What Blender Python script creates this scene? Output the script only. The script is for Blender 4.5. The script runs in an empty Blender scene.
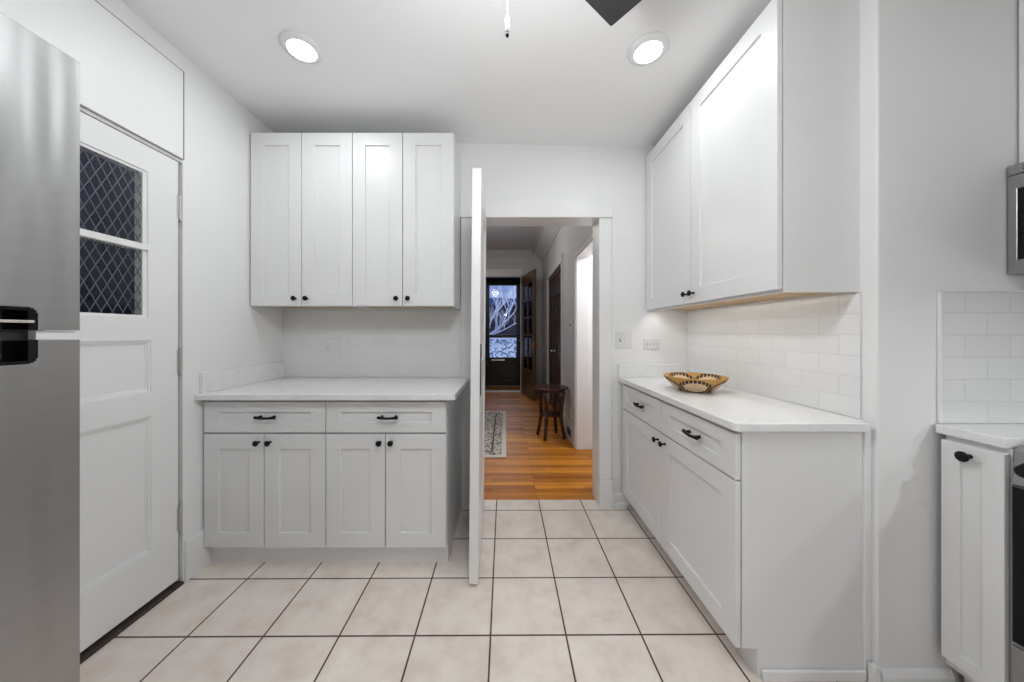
import bpy, bmesh, math, random
from mathutils import Vector, Matrix
random.seed(4)
PI = math.pi
C = bpy.context.scene.collection
scene = bpy.context.scene

# ------------------------------------------------------------------ camera
F, CX, CY, H = 322.16, 506.02, 332.64, 1.23
cam = bpy.data.cameras.new('camera')
cam.sensor_fit = 'HORIZONTAL'; cam.sensor_width = 36.0
cam.lens = F / 1024 * 36.0
cam.shift_x = (512 - CX) / 1024
cam.shift_y = (CY - 341) / 1024
cam.clip_start = 0.03
cam_o = bpy.data.objects.new('camera', cam); C.objects.link(cam_o)
cam_o.location = (0, 0, H); cam_o.rotation_euler = (PI / 2, 0, 0)
scene.camera = cam_o

# ------------------------------------------------------------------ world and exposure
w = bpy.data.worlds.new('world'); scene.world = w; w.use_nodes = True
wb = w.node_tree.nodes['Background']
wb.inputs['Color'].default_value = (0.42, 0.54, 0.85, 1)
wb.inputs['Strength'].default_value = 0.75
vs = scene.view_settings
vs.view_transform = 'Standard'; vs.look = 'None'; vs.gamma = 1.0; vs.use_curve_mapping = False
vs.exposure = 0.28

# ------------------------------------------------------------------ lights of the place and added unseen fills
def lamp(name, kind, loc, power, size=0.1, color=(1, 1, 1), rot=(0, 0, 0), size_y=None, spread=None):
    d = bpy.data.lights.new(name, kind); d.energy = power; d.color = color
    if kind == 'AREA':
        if size_y: d.shape = 'RECTANGLE'; d.size = size; d.size_y = size_y
        else: d.shape = 'DISK'; d.size = size
        if spread: d.spread = spread
    elif kind == 'POINT': d.shadow_soft_size = size
    o = bpy.data.objects.new(name, d); C.objects.link(o); o.location = loc; o.rotation_euler = rot
    return o
CANS = [(-0.973, 1.536), (0.668, 1.515), (-0.90, 0.05), (0.75, 0.05), (-0.90, -1.05), (0.75, -1.05)]  # first pair is in view; the rest are added unseen for frontal fill
def ceil_z(x): return 2.573 - 0.016 * (x)          # the old ceiling drops a little towards the right
COOL = (.965, 1, 1.02)
G_CAN, G_MID, G_REAR, G_FAN, G_LED, G_COOK = 2.5, 3.0, 0.6, 15.0, 0.95, 7.5
for (x, y), pw in zip(CANS, (G_CAN, 0.75 * G_CAN, G_MID, G_MID, G_REAR, G_REAR)):
    lamp('recessed_lamp', 'AREA', (x, y, ceil_z(x) - 0.022), pw, 0.12, COOL)
lamp('fan_lamp', 'POINT', (0, 0.747, 2.02), G_FAN, 0.07, COOL)
lamp('under_cabinet_lamp', 'AREA', (1.037, 1.733, 1.384), G_LED, 0.02, (.98, .98, .95), (0, 0, 0), 1.0)
for x, y, z in ((1.77, .10, 1.40), (2.02, -.25, 1.36)):          # lamps over the counter past the range, out of view
    lamp('counter_lamp', 'AREA', (x, y, z), G_COOK / 2, 0.05, COOL)
lamp('porch_fill', 'POINT', (-2.3, 1.9, 2.3), 2.0, 0.1, (.7, .8, 1))  # unseen light added so the porch shows faintly blue behind the glass
lamp('side_room_lamp', 'POINT', (1.45, 2.85, 2.2), 22.0, 0.12)
lamp('hall_lamp', 'POINT', (-0.35, 4.2, 2.55), 11.0, 0.12, (1, .95, .88))
lamp('outdoor_fill', 'POINT', (-0.1, 9.6, 3.2), 70.0, 0.3, (.8, .88, 1))  # unseen light added outdoors to brighten the tree and shrub

# ------------------------------------------------------------------ materials
def nodes_of(name):
    m = bpy.data.materials.new(name); m.use_nodes = True
    nt = m.node_tree; return m, nt, nt.nodes['Principled BSDF']
def N(nt, typ, **kw):
    n = nt.nodes.new(typ)
    for k, v in kw.items(): setattr(n, k, v)
    return n
def L(nt, a, b): nt.links.new(a, b)
def val(nt, op, a, b=None, clamp=False):
    n = N(nt, 'ShaderNodeMath', operation=op); n.use_clamp = clamp
    for i, q in enumerate((a, b)):
        if q is None: continue
        if isinstance(q, (int, float)): n.inputs[i].default_value = q
        else: L(nt, q, n.inputs[i])
    return n.outputs[0]
def mixc(nt, fac, a, b):
    n = N(nt, 'ShaderNodeMix', data_type='RGBA')
    if isinstance(fac, (int, float)): n.inputs[0].default_value = fac
    else: L(nt, fac, n.inputs[0])
    for i, q in ((6, a), (7, b)):
        if isinstance(q, tuple): n.inputs[i].default_value = (*q[:3], 1)
        else: L(nt, q, n.inputs[i])
    return n.outputs[2]
def ramp(nt, fac, stops):
    n = N(nt, 'ShaderNodeValToRGB'); L(nt, fac, n.inputs[0])
    e = n.color_ramp.elements
    while len(e) < len(stops): e.new(0.5)
    for el, (p, c) in zip(e, stops): el.position = p; el.color = (*c[:3], 1)
    return n.outputs[0]
def bump(nt, b, height, strength=0.2, dist=0.002):
    n = N(nt, 'ShaderNodeBump'); n.inputs['Strength'].default_value = strength
    n.inputs['Distance'].default_value = dist
    L(nt, height, n.inputs['Height']); L(nt, n.outputs[0], b.inputs['Normal'])
def noise(nt, scale, detail=3, vec=None, rough=0.5):
    n = N(nt, 'ShaderNodeTexNoise'); n.inputs['Scale'].default_value = scale
    n.inputs['Detail'].default_value = detail; n.inputs['Roughness'].default_value = rough
    if vec is None:
        vec = N(nt, 'ShaderNodeTexCoord').outputs['Object']
    L(nt, vec, n.inputs['Vector']); return n.outputs['Fac']
def mapped(nt, loc=(0, 0, 0), rot=(0, 0, 0), sc=(1, 1, 1)):
    tc = N(nt, 'ShaderNodeTexCoord'); mp = N(nt, 'ShaderNodeMapping')
    mp.inputs['Location'].default_value = loc; mp.inputs['Rotation'].default_value = rot
    mp.inputs['Scale'].default_value = sc
    L(nt, tc.outputs['Object'], mp.inputs['Vector']); return mp.outputs[0]

def paint(name, col, rough=0.5, bs=0.06, var=0.02, scale=18):
    m, nt, b = nodes_of(name)
    n1 = noise(nt, scale, 4)
    c2 = tuple(max(0, q - var) for q in col)
    L(nt, mixc(nt, n1, col, c2), b.inputs['Base Color'])
    b.inputs['Roughness'].default_value = rough
    if bs: bump(nt, b, noise(nt, scale * 6, 3), bs, 0.002)
    return m
def metal(name, col, rough, streak=(1, 1, 1), met=1.0, bs=0.0):
    m, nt, b = nodes_of(name)
    v = mapped(nt, sc=streak)
    n1 = noise(nt, 3, 3, v)
    L(nt, mixc(nt, n1, col, tuple(q * .9 for q in col)), b.inputs['Base Color'])
    b.inputs['Metallic'].default_value = met
    L(nt, val(nt, 'MULTIPLY_ADD', n1, 0.12), b.inputs['Roughness'])
    b.inputs['Roughness'].default_value = rough
    rn = val(nt, 'ADD', val(nt, 'MULTIPLY', n1, 0.12), rough - 0.06)
    L(nt, rn, b.inputs['Roughness'])
    if bs: bump(nt, b, noise(nt, 1.5, 2, mapped(nt, sc=(5, 5, .6))), bs, 0.02)
    return m
def plain(name, col, rough=0.5, met=0.0, emit=None, spec=.5):
    m, nt, b = nodes_of(name)
    n1 = noise(nt, 40, 2)
    L(nt, mixc(nt, n1, col, tuple(q * .93 for q in col)), b.inputs['Base Color'])
    b.inputs['Roughness'].default_value = rough; b.inputs['Metallic'].default_value = met
    b.inputs['Specular IOR Level'].default_value = spec
    if emit:
        b.inputs['Emission Color'].default_value = (*emit[0], 1); b.inputs['Emission Strength'].default_value = emit[1]
    return m
def glass(name, tint=(1, 1, 1), ior=1.45):
    m = bpy.data.materials.new(name); m.use_nodes = True; nt = m.node_tree; nt.nodes.clear()
    o = N(nt, 'ShaderNodeOutputMaterial'); mx = N(nt, 'ShaderNodeMixShader')
    fr = N(nt, 'ShaderNodeFresnel'); fr.inputs['IOR'].default_value = ior
    t = N(nt, 'ShaderNodeBsdfTransparent'); t.inputs[0].default_value = (*tint, 1)
    g = N(nt, 'ShaderNodeBsdfGlossy'); g.inputs['Roughness'].default_value = 0.02
    L(nt, fr.outputs[0], mx.inputs[0]); L(nt, t.outputs[0], mx.inputs[1]); L(nt, g.outputs[0], mx.inputs[2])
    L(nt, mx.outputs[0], o.inputs[0]); return m

def floor_tile_mat():
    m, nt, b = nodes_of('ceramic_floor_tile')
    S = 0.3068; R = 0.0052; gx, gy = -0.0628, 1.309
    tc = N(nt, 'ShaderNodeTexCoord')
    rot = N(nt, 'ShaderNodeVectorRotate', rotation_type='Z_AXIS')
    rot.inputs['Center'].default_value = (gx, gy, 0); rot.inputs['Angle'].default_value = -R
    L(nt, tc.outputs['Object'], rot.inputs['Vector'])
    mp = N(nt, 'ShaderNodeMapping'); mp.inputs['Location'].default_value = (-gx + 20 * S, -gy + 20 * S, 0)
    L(nt, rot.outputs[0], mp.inputs['Vector'])
    br = N(nt, 'ShaderNodeTexBrick'); br.offset = 0; br.squash = 1
    br.inputs['Scale'].default_value = 1; br.inputs['Brick Width'].default_value = S
    br.inputs['Row Height'].default_value = S; br.inputs['Mortar Size'].default_value = 0.0040
    br.inputs['Mortar Smooth'].default_value = 0.25
    br.inputs['Color1'].default_value = (.82, .745, .69, 1); br.inputs['Color2'].default_value = (.87, .80, .745, 1)
    br.inputs['Mortar'].default_value = (.085, .050, .034, 1)
    L(nt, mp.outputs[0], br.inputs['Vector'])
    n1 = noise(nt, 7, 6, tc.outputs['Object'], .65)
    n2 = noise(nt, 45, 4, tc.outputs['Object'], .6)
    blot = ramp(nt, n1, [(.30, (.84, .74, .68)), (.50, (.98, .95, .93)), (.70, (1.08, 1.10, 1.08))])
    mul = N(nt, 'ShaderNodeMix', data_type='RGBA', blend_type='MULTIPLY'); mul.inputs[0].default_value = .75
    L(nt, br.outputs['Color'], mul.inputs[6]); L(nt, blot, mul.inputs[7])
    L(nt, mul.outputs[2], b.inputs['Base Color'])
    L(nt, val(nt, 'ADD', val(nt, 'MULTIPLY', n2, .2), .36), b.inputs['Roughness'])
    hgt = val(nt, 'ADD', val(nt, 'MULTIPLY', val(nt, 'SUBTRACT', 1.0, br.outputs['Fac']), 1.0), val(nt, 'MULTIPLY', n2, .12))
    bump(nt, b, hgt, .5, .003)
    return m
def subway_mat(name, axis, a0, z0, wd=0.158, ht=0.0772, dark=.91):
    m, nt, b = nodes_of(name)
    tc = N(nt, 'ShaderNodeTexCoord'); sp = N(nt, 'ShaderNodeSeparateXYZ'); L(nt, tc.outputs['Object'], sp.inputs[0])
    cb = N(nt, 'ShaderNodeCombineXYZ')
    L(nt, val(nt, 'SUBTRACT', sp.outputs[axis], a0 - 40 * wd), cb.inputs[0])
    L(nt, val(nt, 'SUBTRACT', sp.outputs[2], z0 - 40 * ht), cb.inputs[1])
    br = N(nt, 'ShaderNodeTexBrick'); br.offset = .5; br.squash = 1
    br.inputs['Scale'].default_value = 1; br.inputs['Brick Width'].default_value = wd
    br.inputs['Row Height'].default_value = ht; br.inputs['Mortar Size'].default_value = 0.0016
    br.inputs['Mortar Smooth'].default_value = 0.4
    br.inputs['Color1'].default_value = (.83, .83, .83, 1); br.inputs['Color2'].default_value = (.80, .80, .80, 1)
    br.inputs['Mortar'].default_value = (dark * .80, dark * .80, dark * .80, 1)
    L(nt, cb.outputs[0], br.inputs['Vector'])
    L(nt, br.outputs['Color'], b.inputs['Base Color'])
    b.inputs['Roughness'].default_value = .16
    hgt = val(nt, 'ADD', val(nt, 'SUBTRACT', 1.0, br.outputs['Fac']), val(nt, 'MULTIPLY', noise(nt, 9, 2, tc.outputs['Object']), .25))
    bump(nt, b, hgt, .55, .002)
    return m
def wood_floor_mat():
    m, nt, b = nodes_of('oak_strip_floor')
    tc = N(nt, 'ShaderNodeTexCoord')
    mp = N(nt, 'ShaderNodeMapping'); mp.inputs['Location'].default_value = (30.13, 10, 0)
    L(nt, tc.outputs['Object'], mp.inputs['Vector'])
    br = N(nt, 'ShaderNodeTexBrick'); br.offset = .37; br.offset_frequency = 3; br.squash = 1
    br.inputs['Scale'].default_value = 1; br.inputs['Brick Width'].default_value = .92
    br.inputs['Row Height'].default_value = .057; br.inputs['Mortar Size'].default_value = .0012
    br.inputs['Color1'].default_value = (.36, .105, .007, 1); br.inputs['Color2'].default_value = (.82, .335, .034, 1)
    br.inputs['Mortar'].default_value = (.07, .022, .005, 1)
    L(nt, mp.outputs[0], br.inputs['Vector'])
    v = mapped(nt, sc=(2.5, 90, 1))
    g = noise(nt, 1.4, 6, v, .65)
    g2 = noise(nt, 2.2, 3, tc.outputs['Object'])
    gr = ramp(nt, g, [(.3, (.55, .48, .42)), (.62, (1.15, 1.12, 1.08))])
    mul = N(nt, 'ShaderNodeMix', data_type='RGBA', blend_type='MULTIPLY'); mul.inputs[0].default_value = .8
    L(nt, br.outputs['Color'], mul.inputs[6]); L(nt, gr, mul.inputs[7])
    L(nt, mul.outputs[2], b.inputs['Base Color'])
    b.inputs['Roughness'].default_value = .42; b.inputs['Specular IOR Level'].default_value = .3
    bump(nt, b, val(nt, 'ADD', val(nt, 'MULTIPLY', g, .3), val(nt, 'SUBTRACT', 1.0, br.outputs['Fac'])), .25, .002)
    return m
def dark_wood(name, c1, c2, sc=(40, 40, 3), rough=.35):
    m, nt, b = nodes_of(name)
    g = noise(nt, 1.2, 5, mapped(nt, sc=sc), .6)
    L(nt, ramp(nt, g, [(.3, c1), (.7, c2)]), b.inputs['Base Color'])
    b.inputs['Roughness'].default_value = rough; bump(nt, b, g, .12, .002); return m
def quartz_mat():
    m, nt, b = nodes_of('white_quartz')
    n1 = noise(nt, 3.5, 8, None, .7)
    vein = val(nt, 'ABSOLUTE', val(nt, 'SUBTRACT', n1, .5))
    L(nt, ramp(nt, vein, [(0.0, (.81, .81, .82)), (.03, (.86, .86, .86))]), b.inputs['Base Color'])
    b.inputs['Roughness'].default_value = .22; return m
def bowl_mat():
    m, nt, b = nodes_of('woven_coil_basketry')
    tc = N(nt, 'ShaderNodeTexCoord'); sp = N(nt, 'ShaderNodeSeparateXYZ'); L(nt, tc.outputs['Object'], sp.inputs[0])
    ang = val(nt, 'ARCTAN2', sp.outputs[1], sp.outputs[0])
    u0 = val(nt, 'ADD', val(nt, 'MULTIPLY', ang, 5 / (2 * PI)), 10.55)
    u = val(nt, 'SUBTRACT', val(nt, 'FRACT', u0), .5)
    rr = val(nt, 'SQRT', val(nt, 'ADD', val(nt, 'POWER', sp.outputs[0], 2.0), val(nt, 'POWER', sp.outputs[1], 2.0)))
    v = val(nt, 'DIVIDE', rr, .153)
    e1 = val(nt, 'POWER', val(nt, 'ABSOLUTE', val(nt, 'DIVIDE', u, .45)), 2.0)
    e2 = val(nt, 'POWER', val(nt, 'ABSOLUTE', val(nt, 'DIVIDE', val(nt, 'SUBTRACT', v, .735), .215)), 2.0)
    d = val(nt, 'SQRT', val(nt, 'ADD', e1, e2))
    inside = val(nt, 'LESS_THAN', d, 1.0)
    edge = val(nt, 'LESS_THAN', val(nt, 'ABSOLUTE', val(nt, 'SUBTRACT', d, 1.0)), .17)
    dash = val(nt, 'GREATER_THAN', val(nt, 'SINE', val(nt, 'MULTIPLY', ang, 48.0)), -.75)
    foot = val(nt, 'LESS_THAN', v, .52)
    dk = val(nt, 'MAXIMUM', val(nt, 'MULTIPLY', edge, dash), foot)
    n1 = noise(nt, 60, 3, tc.outputs['Object'])
    tan_ = mixc(nt, n1, (.62, .36, .10), (.48, .24, .055)); cream = mixc(nt, n1, (.80, .62, .42), (.70, .47, .28))
    L(nt, mixc(nt, dk, mixc(nt, inside, tan_, cream), (.035, .012, .008)), b.inputs['Base Color'])
    b.inputs['Roughness'].default_value = .6
    bump(nt, b, val(nt, 'SINE', val(nt, 'MULTIPLY', v, 120.0)), .5, .002)
    return m
def rug_mat():
    m, nt, b = nodes_of('patterned_rug_pile')
    tc = N(nt, 'ShaderNodeTexCoord'); sp = N(nt, 'ShaderNodeSeparateXYZ'); L(nt, tc.outputs['Object'], sp.inputs[0])
    ex = val(nt, 'SUBTRACT', .45, val(nt, 'ABSOLUTE', sp.outputs[0])); ey = val(nt, 'SUBTRACT', .925, val(nt, 'ABSOLUTE', sp.outputs[1]))
    edge = val(nt, 'MINIMUM', ex, ey)
    vo = N(nt, 'ShaderNodeTexVoronoi'); vo.inputs['Scale'].default_value = 30; L(nt, tc.outputs['Object'], vo.inputs['Vector'])
    n1 = noise(nt, 26, 4, tc.outputs['Object'])
    pat = val(nt, 'GREATER_THAN', val(nt, 'ADD', vo.outputs['Distance'], val(nt, 'MULTIPLY', n1, .9)), .86)
    field = mixc(nt, pat, (.11, .11, .12), (.66, .61, .53))
    band = val(nt, 'MULTIPLY', val(nt, 'GREATER_THAN', edge, .05), 1.0)
    line = val(nt, 'LESS_THAN', val(nt, 'ABSOLUTE', val(nt, 'SUBTRACT', edge, .15)), .008)
    c = mixc(nt, band, (.80, .74, .64), field); c = mixc(nt, line, c, (.06, .06, .06))
    L(nt, c, b.inputs['Base Color']); b.inputs['Roughness'].default_value = .95
    bump(nt, b, n1, .4, .004); return m

M = {}
M['wall'] = paint('white_wall_paint', (.87, .87, .87), .45, .08, .015)
M['ceiling'] = paint('white_ceiling_paint', (.94, .94, .94), .6, .06, .02, 9)
M['hallwall'] = paint('grey_hall_wall_paint', (.66, .67, .69), .5, .06)
M['trim'] = paint('white_gloss_trim_paint', (.86, .86, .86), .3, .05, .02)
M['door'] = paint('white_door_paint', (.86, .86, .86), .32, .08, .025)
M['cab'] = paint('white_cabinet_lacquer', (.82, .82, .82), .34, 0.0, .008)
M['cabraw'] = dark_wood('raw_maple_underside', (.55, .36, .18), (.68, .48, .27), (3, 40, 40), .6)
M['black'] = plain('matte_black_hardware', (.006, .006, .006), .45, spec=.22)
M['blackgloss'] = plain('gloss_black_glass', (.004, .004, .004), .10, spec=.25)
M['fan'] = plain('charcoal_fan_blade', (.035, .035, .035), .5)
M['steel'] = metal('brushed_stainless_steel', (.40, .40, .40), .36, (1, 1, 14), 1.0, .9)
M['steeldark'] = metal('dark_stainless_steel', (.36, .36, .36), .34, (14, 1, 1))
M['chrome'] = metal('polished_chrome', (.82, .82, .82), .14)
M['castiron'] = plain('cast_iron_grate', (.02, .02, .02), .55)
M['plate'] = plain('white_plastic_plate', (.80, .80, .80), .35)
M['slot'] = plain('dark_socket_slot', (.05, .05, .05), .6)
M['quartz'] = quartz_mat()
M['floortile'] = floor_tile_mat()
M['woodfloor'] = wood_floor_mat()
M['tile_right'] = subway_mat('white_subway_tile_right', 1, 1.2455, .914)
M['tile_back'] = subway_mat('white_subway_tile_back', 0, -.95, .914, dark=1.0)
M['tile_range'] = subway_mat('white_subway_tile_range', 0, 1.589, .914)
M['glass'] = glass('clear_glass', (1, 1, 1), 1.25)
M['mesh'] = plain('grey_expanded_metal', (.17, .19, .26), .5, .0)
M['porch'] = paint('porch_dusk_blue', (.045, .060, .11), .7, .1, .01)  # darkness of dusk behind the door, put into the wall colour
M['hinge'] = metal('paint_flecked_hinge', (.60, .60, .58), .4)
M['caulk'] = plain('greyed_caulk', (.42, .41, .40), .8)
M['sillshade'] = plain('shaded_gap_debris', (.06, .045, .035), .8)
M['entry'] = dark_wood('black_stained_door_wood', (.010, .007, .006), (.018, .012, .010))
M['brown'] = dark_wood('dark_brown_door_wood', (.035, .016, .008), (.065, .030, .014))
M['oak'] = dark_wood('golden_oak_door_wood', (.10, .055, .022), (.17, .10, .045))
M['mahog'] = dark_wood('red_mahogany', (.030, .007, .005), (.075, .018, .010), (30, 30, 4), .25)
M['brass'] = metal('aged_brass', (.60, .42, .20), .3)
M['bowl'] = bowl_mat()
M['rug'] = rug_mat()
M['snow'] = paint('snow', (.80, .86, .95), .7, .2, .1, 5)
M['bark'] = paint('frosted_bark', (.75, .78, .88), .8, .2, .2, 12)
M['shrub'] = paint('frosted_blue_twigs', (.10, .18, .38), .8, .2, .06, 12)
M['brick'] = paint('dark_plum_brick', (.05, .035, .055), .8, .2, .02, 20)
M['bluetrim'] = paint('blue_fascia_paint', (.06, .10, .26), .6, 0, .02)
M['litpane'] = plain('frosty_window_pane', (.55, .62, .85), .15)
M['lens'] = plain('lit_lamp_lens', (.9, .9, .9), .4, 0, ((1, 1, 1), 9.0))
M['ledlens'] = plain('lit_led_strip', (.9, .9, .9), .4, 0, ((1, .93, .82), 4.0))
M['globe'] = plain('opal_fan_glass', (.9, .9, .9), .3, 0, ((1, .97, .93), 3.0))

# ------------------------------------------------------------------ mesh helpers
def obj(name, bm, m, parent=None, loc=None, smooth=False, bev=0.0, seg=2):
    bmesh.ops.recalc_face_normals(bm, faces=bm.faces)
    me = bpy.data.meshes.new(name); bm.to_mesh(me); bm.free()
    me.materials.append(M[m])
    if smooth:
        for p in me.polygons: p.use_smooth = True
    o = bpy.data.objects.new(name, me); C.objects.link(o)
    if parent: o.parent = parent
    if loc: o.location = loc
    if bev:
        b = o.modifiers.new('bevel', 'BEVEL'); b.width = bev; b.segments = seg; b.limit_method = 'ANGLE'
        b.angle_limit = math.radians(40)
    return o
def tag(o, label, cat=None, group=None):
    o['label'] = label
    if cat: o['category'] = cat
    if group: o['group'] = group
    return o
def thing(name, label, cat, loc=(0, 0, 0), rz=0, group=None):
    o = bpy.data.objects.new(name, None); C.objects.link(o); o.empty_display_size = .1
    o.location = loc; o.rotation_euler = (0, 0, rz); return tag(o, label, cat, group)
def struct(o): o['kind'] = 'structure'; return o
def dup(root, loc=None, label=None, group=None):
    r = root.copy(); C.objects.link(r)
    if loc: r.location = loc
    if label: r['label'] = label
    if group: r['group'] = group
    for ch in list(root.children):
        c = ch.copy(); C.objects.link(c); c.parent = r
        for g in list(ch.children):
            d = g.copy(); C.objects.link(d); d.parent = c
    return r
def box(bm, x0, x1, y0, y1, z0, z1, mat=None):
    v = [bm.verts.new(p) for p in ((x0, y0, z0), (x1, y0, z0), (x1, y1, z0), (x0, y1, z0), (x0, y0, z1), (x1, y0, z1), (x1, y1, z1), (x0, y1, z1))]
    if mat:
        for q in v: q.co = mat @ q.co
    for f in ((0, 3, 2, 1), (4, 5, 6, 7), (0, 1, 5, 4), (1, 2, 6, 5), (2, 3, 7, 6), (3, 0, 4, 7)):
        bm.faces.new([v[i] for i in f])
    return bm
def bx(*a): return box(bmesh.new(), *a)
def slab(w, h, t, cells, x0=0.0, z0=0.0, y0=0.0, bm=None):
    """upright slab, front at y0 facing -y; cells (xa, xb, za, zb, depth) are recessed, depth None is a hole"""
    bm = bm or bmesh.new()
    xs = sorted({round(q, 5) for c in cells for q in c[:2]} | {0, round(w, 5)})
    zs = sorted({round(q, 5) for c in cells for q in c[2:4]} | {0, round(h, 5)})
    nx, nz = len(xs) - 1, len(zs) - 1
    D = [[0.0] * nz for _ in range(nx)]
    for (xa, xb, za, zb, d) in cells:
        for i in range(nx):
            for j in range(nz):
                mx, mz = (xs[i] + xs[i + 1]) / 2, (zs[j] + zs[j + 1]) / 2
                if xa < mx < xb and za < mz < zb: D[i][j] = d
    def q(ps): bm.faces.new([bm.verts.new((x + x0, y + y0, z + z0)) for x, y, z in ps])
    get = lambda i, j: D[i][j] if 0 <= i < nx and 0 <= j < nz else None
    dep = lambda d: t if d is None else d
    for i in range(nx):
        for j in range(nz):
            d = D[i][j]
            a, b_, c, e = xs[i], xs[i + 1], zs[j], zs[j + 1]
            if d is not None:
                q([(a, d, c), (b_, d, c), (b_, d, e), (a, d, e)])
                q([(a, t, c), (a, t, e), (b_, t, e), (b_, t, c)])
            dd = dep(d)
            for (ii, jj, p1, p2) in ((i - 1, j, (a, c), (a, e)), (i + 1, j, (b_, c), (b_, e)), (i, j - 1, (a, c), (b_, c)), (i, j + 1, (a, e), (b_, e))):
                o = dep(get(ii, jj))
                if dd < o: q([(p1[0], dd, p1[1]), (p2[0], dd, p2[1]), (p2[0], o, p2[1]), (p1[0], o, p1[1])])
    bmesh.ops.remove_doubles(bm, verts=bm.verts, dist=1e-5)
    bmesh.ops.recalc_face_normals(bm, faces=bm.faces)
    bmesh.ops.dissolve_limit(bm, angle_limit=.01, verts=bm.verts, edges=bm.edges)
    return bm
def lathe(prof, seg=24, axis='Z', off=(0, 0, 0), bm=None, close=True):
    bm = bm or bmesh.new(); rings = []
    for r, h in prof:
        ring = []
        for k in range(seg):
            a = 2 * PI * k / seg; p = (r * math.cos(a), r * math.sin(a), h)
            if axis == 'Y': p = (p[0], h, p[1])
            if axis == 'X': p = (h, p[0], p[1])
            ring.append(bm.verts.new((p[0] + off[0], p[1] + off[1], p[2] + off[2])))
        rings.append(ring)
    for A, B in zip(rings, rings[1:]):
        for k in range(seg): bm.faces.new((A[k], A[(k + 1) % seg], B[(k + 1) % seg], B[k]))
    if close:
        bm.faces.new(rings[0]); bm.faces.new(rings[-1])
    return bm
def tube(pts, r, seg=10, bm=None):
    bm = bm or bmesh.new(); pts = [Vector(p) for p in pts]
    rs = r if isinstance(r, (list, tuple)) else [r] * len(pts)
    rings = []; up = None
    for i, p in enumerate(pts):
        d = (pts[min(i + 1, len(pts) - 1)] - pts[max(i - 1, 0)]).normalized()
        if up is None:
            up = Vector((0, 0, 1)) if abs(d.z) < .9 else Vector((1, 0, 0))
        s = d.cross(up).normalized(); up = s.cross(d).normalized()
        rings.append([bm.verts.new(p + rs[i] * (math.cos(2 * PI * k / seg) * s + math.sin(2 * PI * k / seg) * up)) for k in range(seg)])
    for A, B in zip(rings, rings[1:]):
        for k in range(seg): bm.faces.new((A[k], A[(k + 1) % seg], B[(k + 1) % seg], B[k]))
    bm.faces.new(rings[0]); bm.faces.new(rings[-1]); return bm
def prism(poly, axis, a0, a1, bm=None):
    """extrude a 2-D outline along an axis: 'Y' takes (x, z), 'X' takes (y, z), 'Z' takes (x, y)"""
    bm = bm or bmesh.new()
    mk = {'Y': lambda p, a: (p[0], a, p[1]), 'X': lambda p, a: (a, p[0], p[1]), 'Z': lambda p, a: (p[0], p[1], a)}[axis]
    A = [bm.verts.new(mk(p, a0)) for p in poly]; B = [bm.verts.new(mk(p, a1)) for p in poly]
    n = len(poly); bm.faces.new(A); bm.faces.new(B)
    for k in range(n): bm.faces.new((A[k], A[(k + 1) % n], B[(k + 1) % n], B[k]))
    return bm

# ------------------------------------------------------------------ room shell
XL, XR, YB, YF = -1.588, 1.294, 2.293, 1.122      # left wall, right tiled wall, back wall, short wall by the range
XE, Y0 = 2.15, -1.70
def wall_y(name, y0, y1, x0, x1, z0, z1, holes=(), m='wall'):
    """wall facing -y with openings"""
    return struct(obj(name, slab(x1 - x0, z1 - z0, y1 - y0, [(a - x0, b - x0, c - z0, d - z0, None) for a, b, c, d in holes], x0, z0, y0), m))
def wall_x(name, xf, depth, y0, y1, z0, z1, holes=(), m='wall', face=1):
    """wall along y whose visible face is at x = xf; face +1 looks to +x, -1 to -x"""
    bm = slab(y1 - y0, z1 - z0, depth, [(a - y0, b - y0, c - z0, d - z0, None) for a, b, c, d in holes], 0, z0, 0)
    for v in bm.verts:
        x, y, z = v.co
        v.co = (xf - y, y0 + x, z) if face > 0 else (xf + y, y0 + x, z)
    return struct(obj(name, bm, m))
struct(obj('floor', bx(XL - .14, XE + .12, Y0 - .1, 2.371, -.10, 0), 'floortile'))
struct(obj('floor_hall', bx(-1.2, 2.6, 2.371, 6.72, -.10, 0.0), 'woodfloor'))
bm = bmesh.new()
cz0, cz1 = ceil_z(XL - .14), ceil_z(XE + .12)
prism([(XL - .14, cz0), (XE + .12, cz1), (XE + .12, 2.75), (XL - .14, 2.75)], 'Y', Y0 - .1, YB + .15, bm)
struct(obj('ceiling', bm, 'ceiling'))
DY0, DY1, DZ = .745, 1.582, 2.062               # opening of the old back door
wall_x('wall_left', XL, .13, Y0, YB, 0, 2.70, [(DY0, DY1, 0, DZ)])
DX0, DX1, DH = -.185, .676, 2.058               # doorway to the hall
wall_y('wall_back', YB, YB + .15, XL - .13, XE, 0, 2.70, [(DX0, DX1, 0, DH)])
struct(obj('wall_right', bx(XR, XE, YF, YB, 0, 2.70), 'wall', bev=.006))
struct(obj('wall_range', bx(XE, XE + .12, Y0, YB, 0, 2.70), 'wall'))
struct(obj('wall_front', bx(XL, XE, Y0 - .1, Y0, 0, 2.70), 'wall'))

# tiled parts of the walls
struct(obj('wall_right_tile', bx(XR - .007, XR - .0005, 1.172, YB - .0005, .9155, 1.3785), 'tile_right', bev=.001))
struct(obj('wall_back_tile', bx(XL + .0005, -.275, YB - .007, YB - .0005, .9155, 1.392), 'tile_back'))
struct(obj('wall_range_tile', bx(1.5095, XE - .0005, YF - .007, YF - .0005, .9155, 1.370), 'tile_range'))
tb = bmesh.new()
box(tb, 1.4985, 1.5095, YF - .010, YF - .0005, .9155, 1.379); box(tb, 1.4985, XE - .001, YF - .010, YF - .0005, 1.370, 1.379)
struct(obj('trim_1', tb, 'trim', bev=.003))

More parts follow.
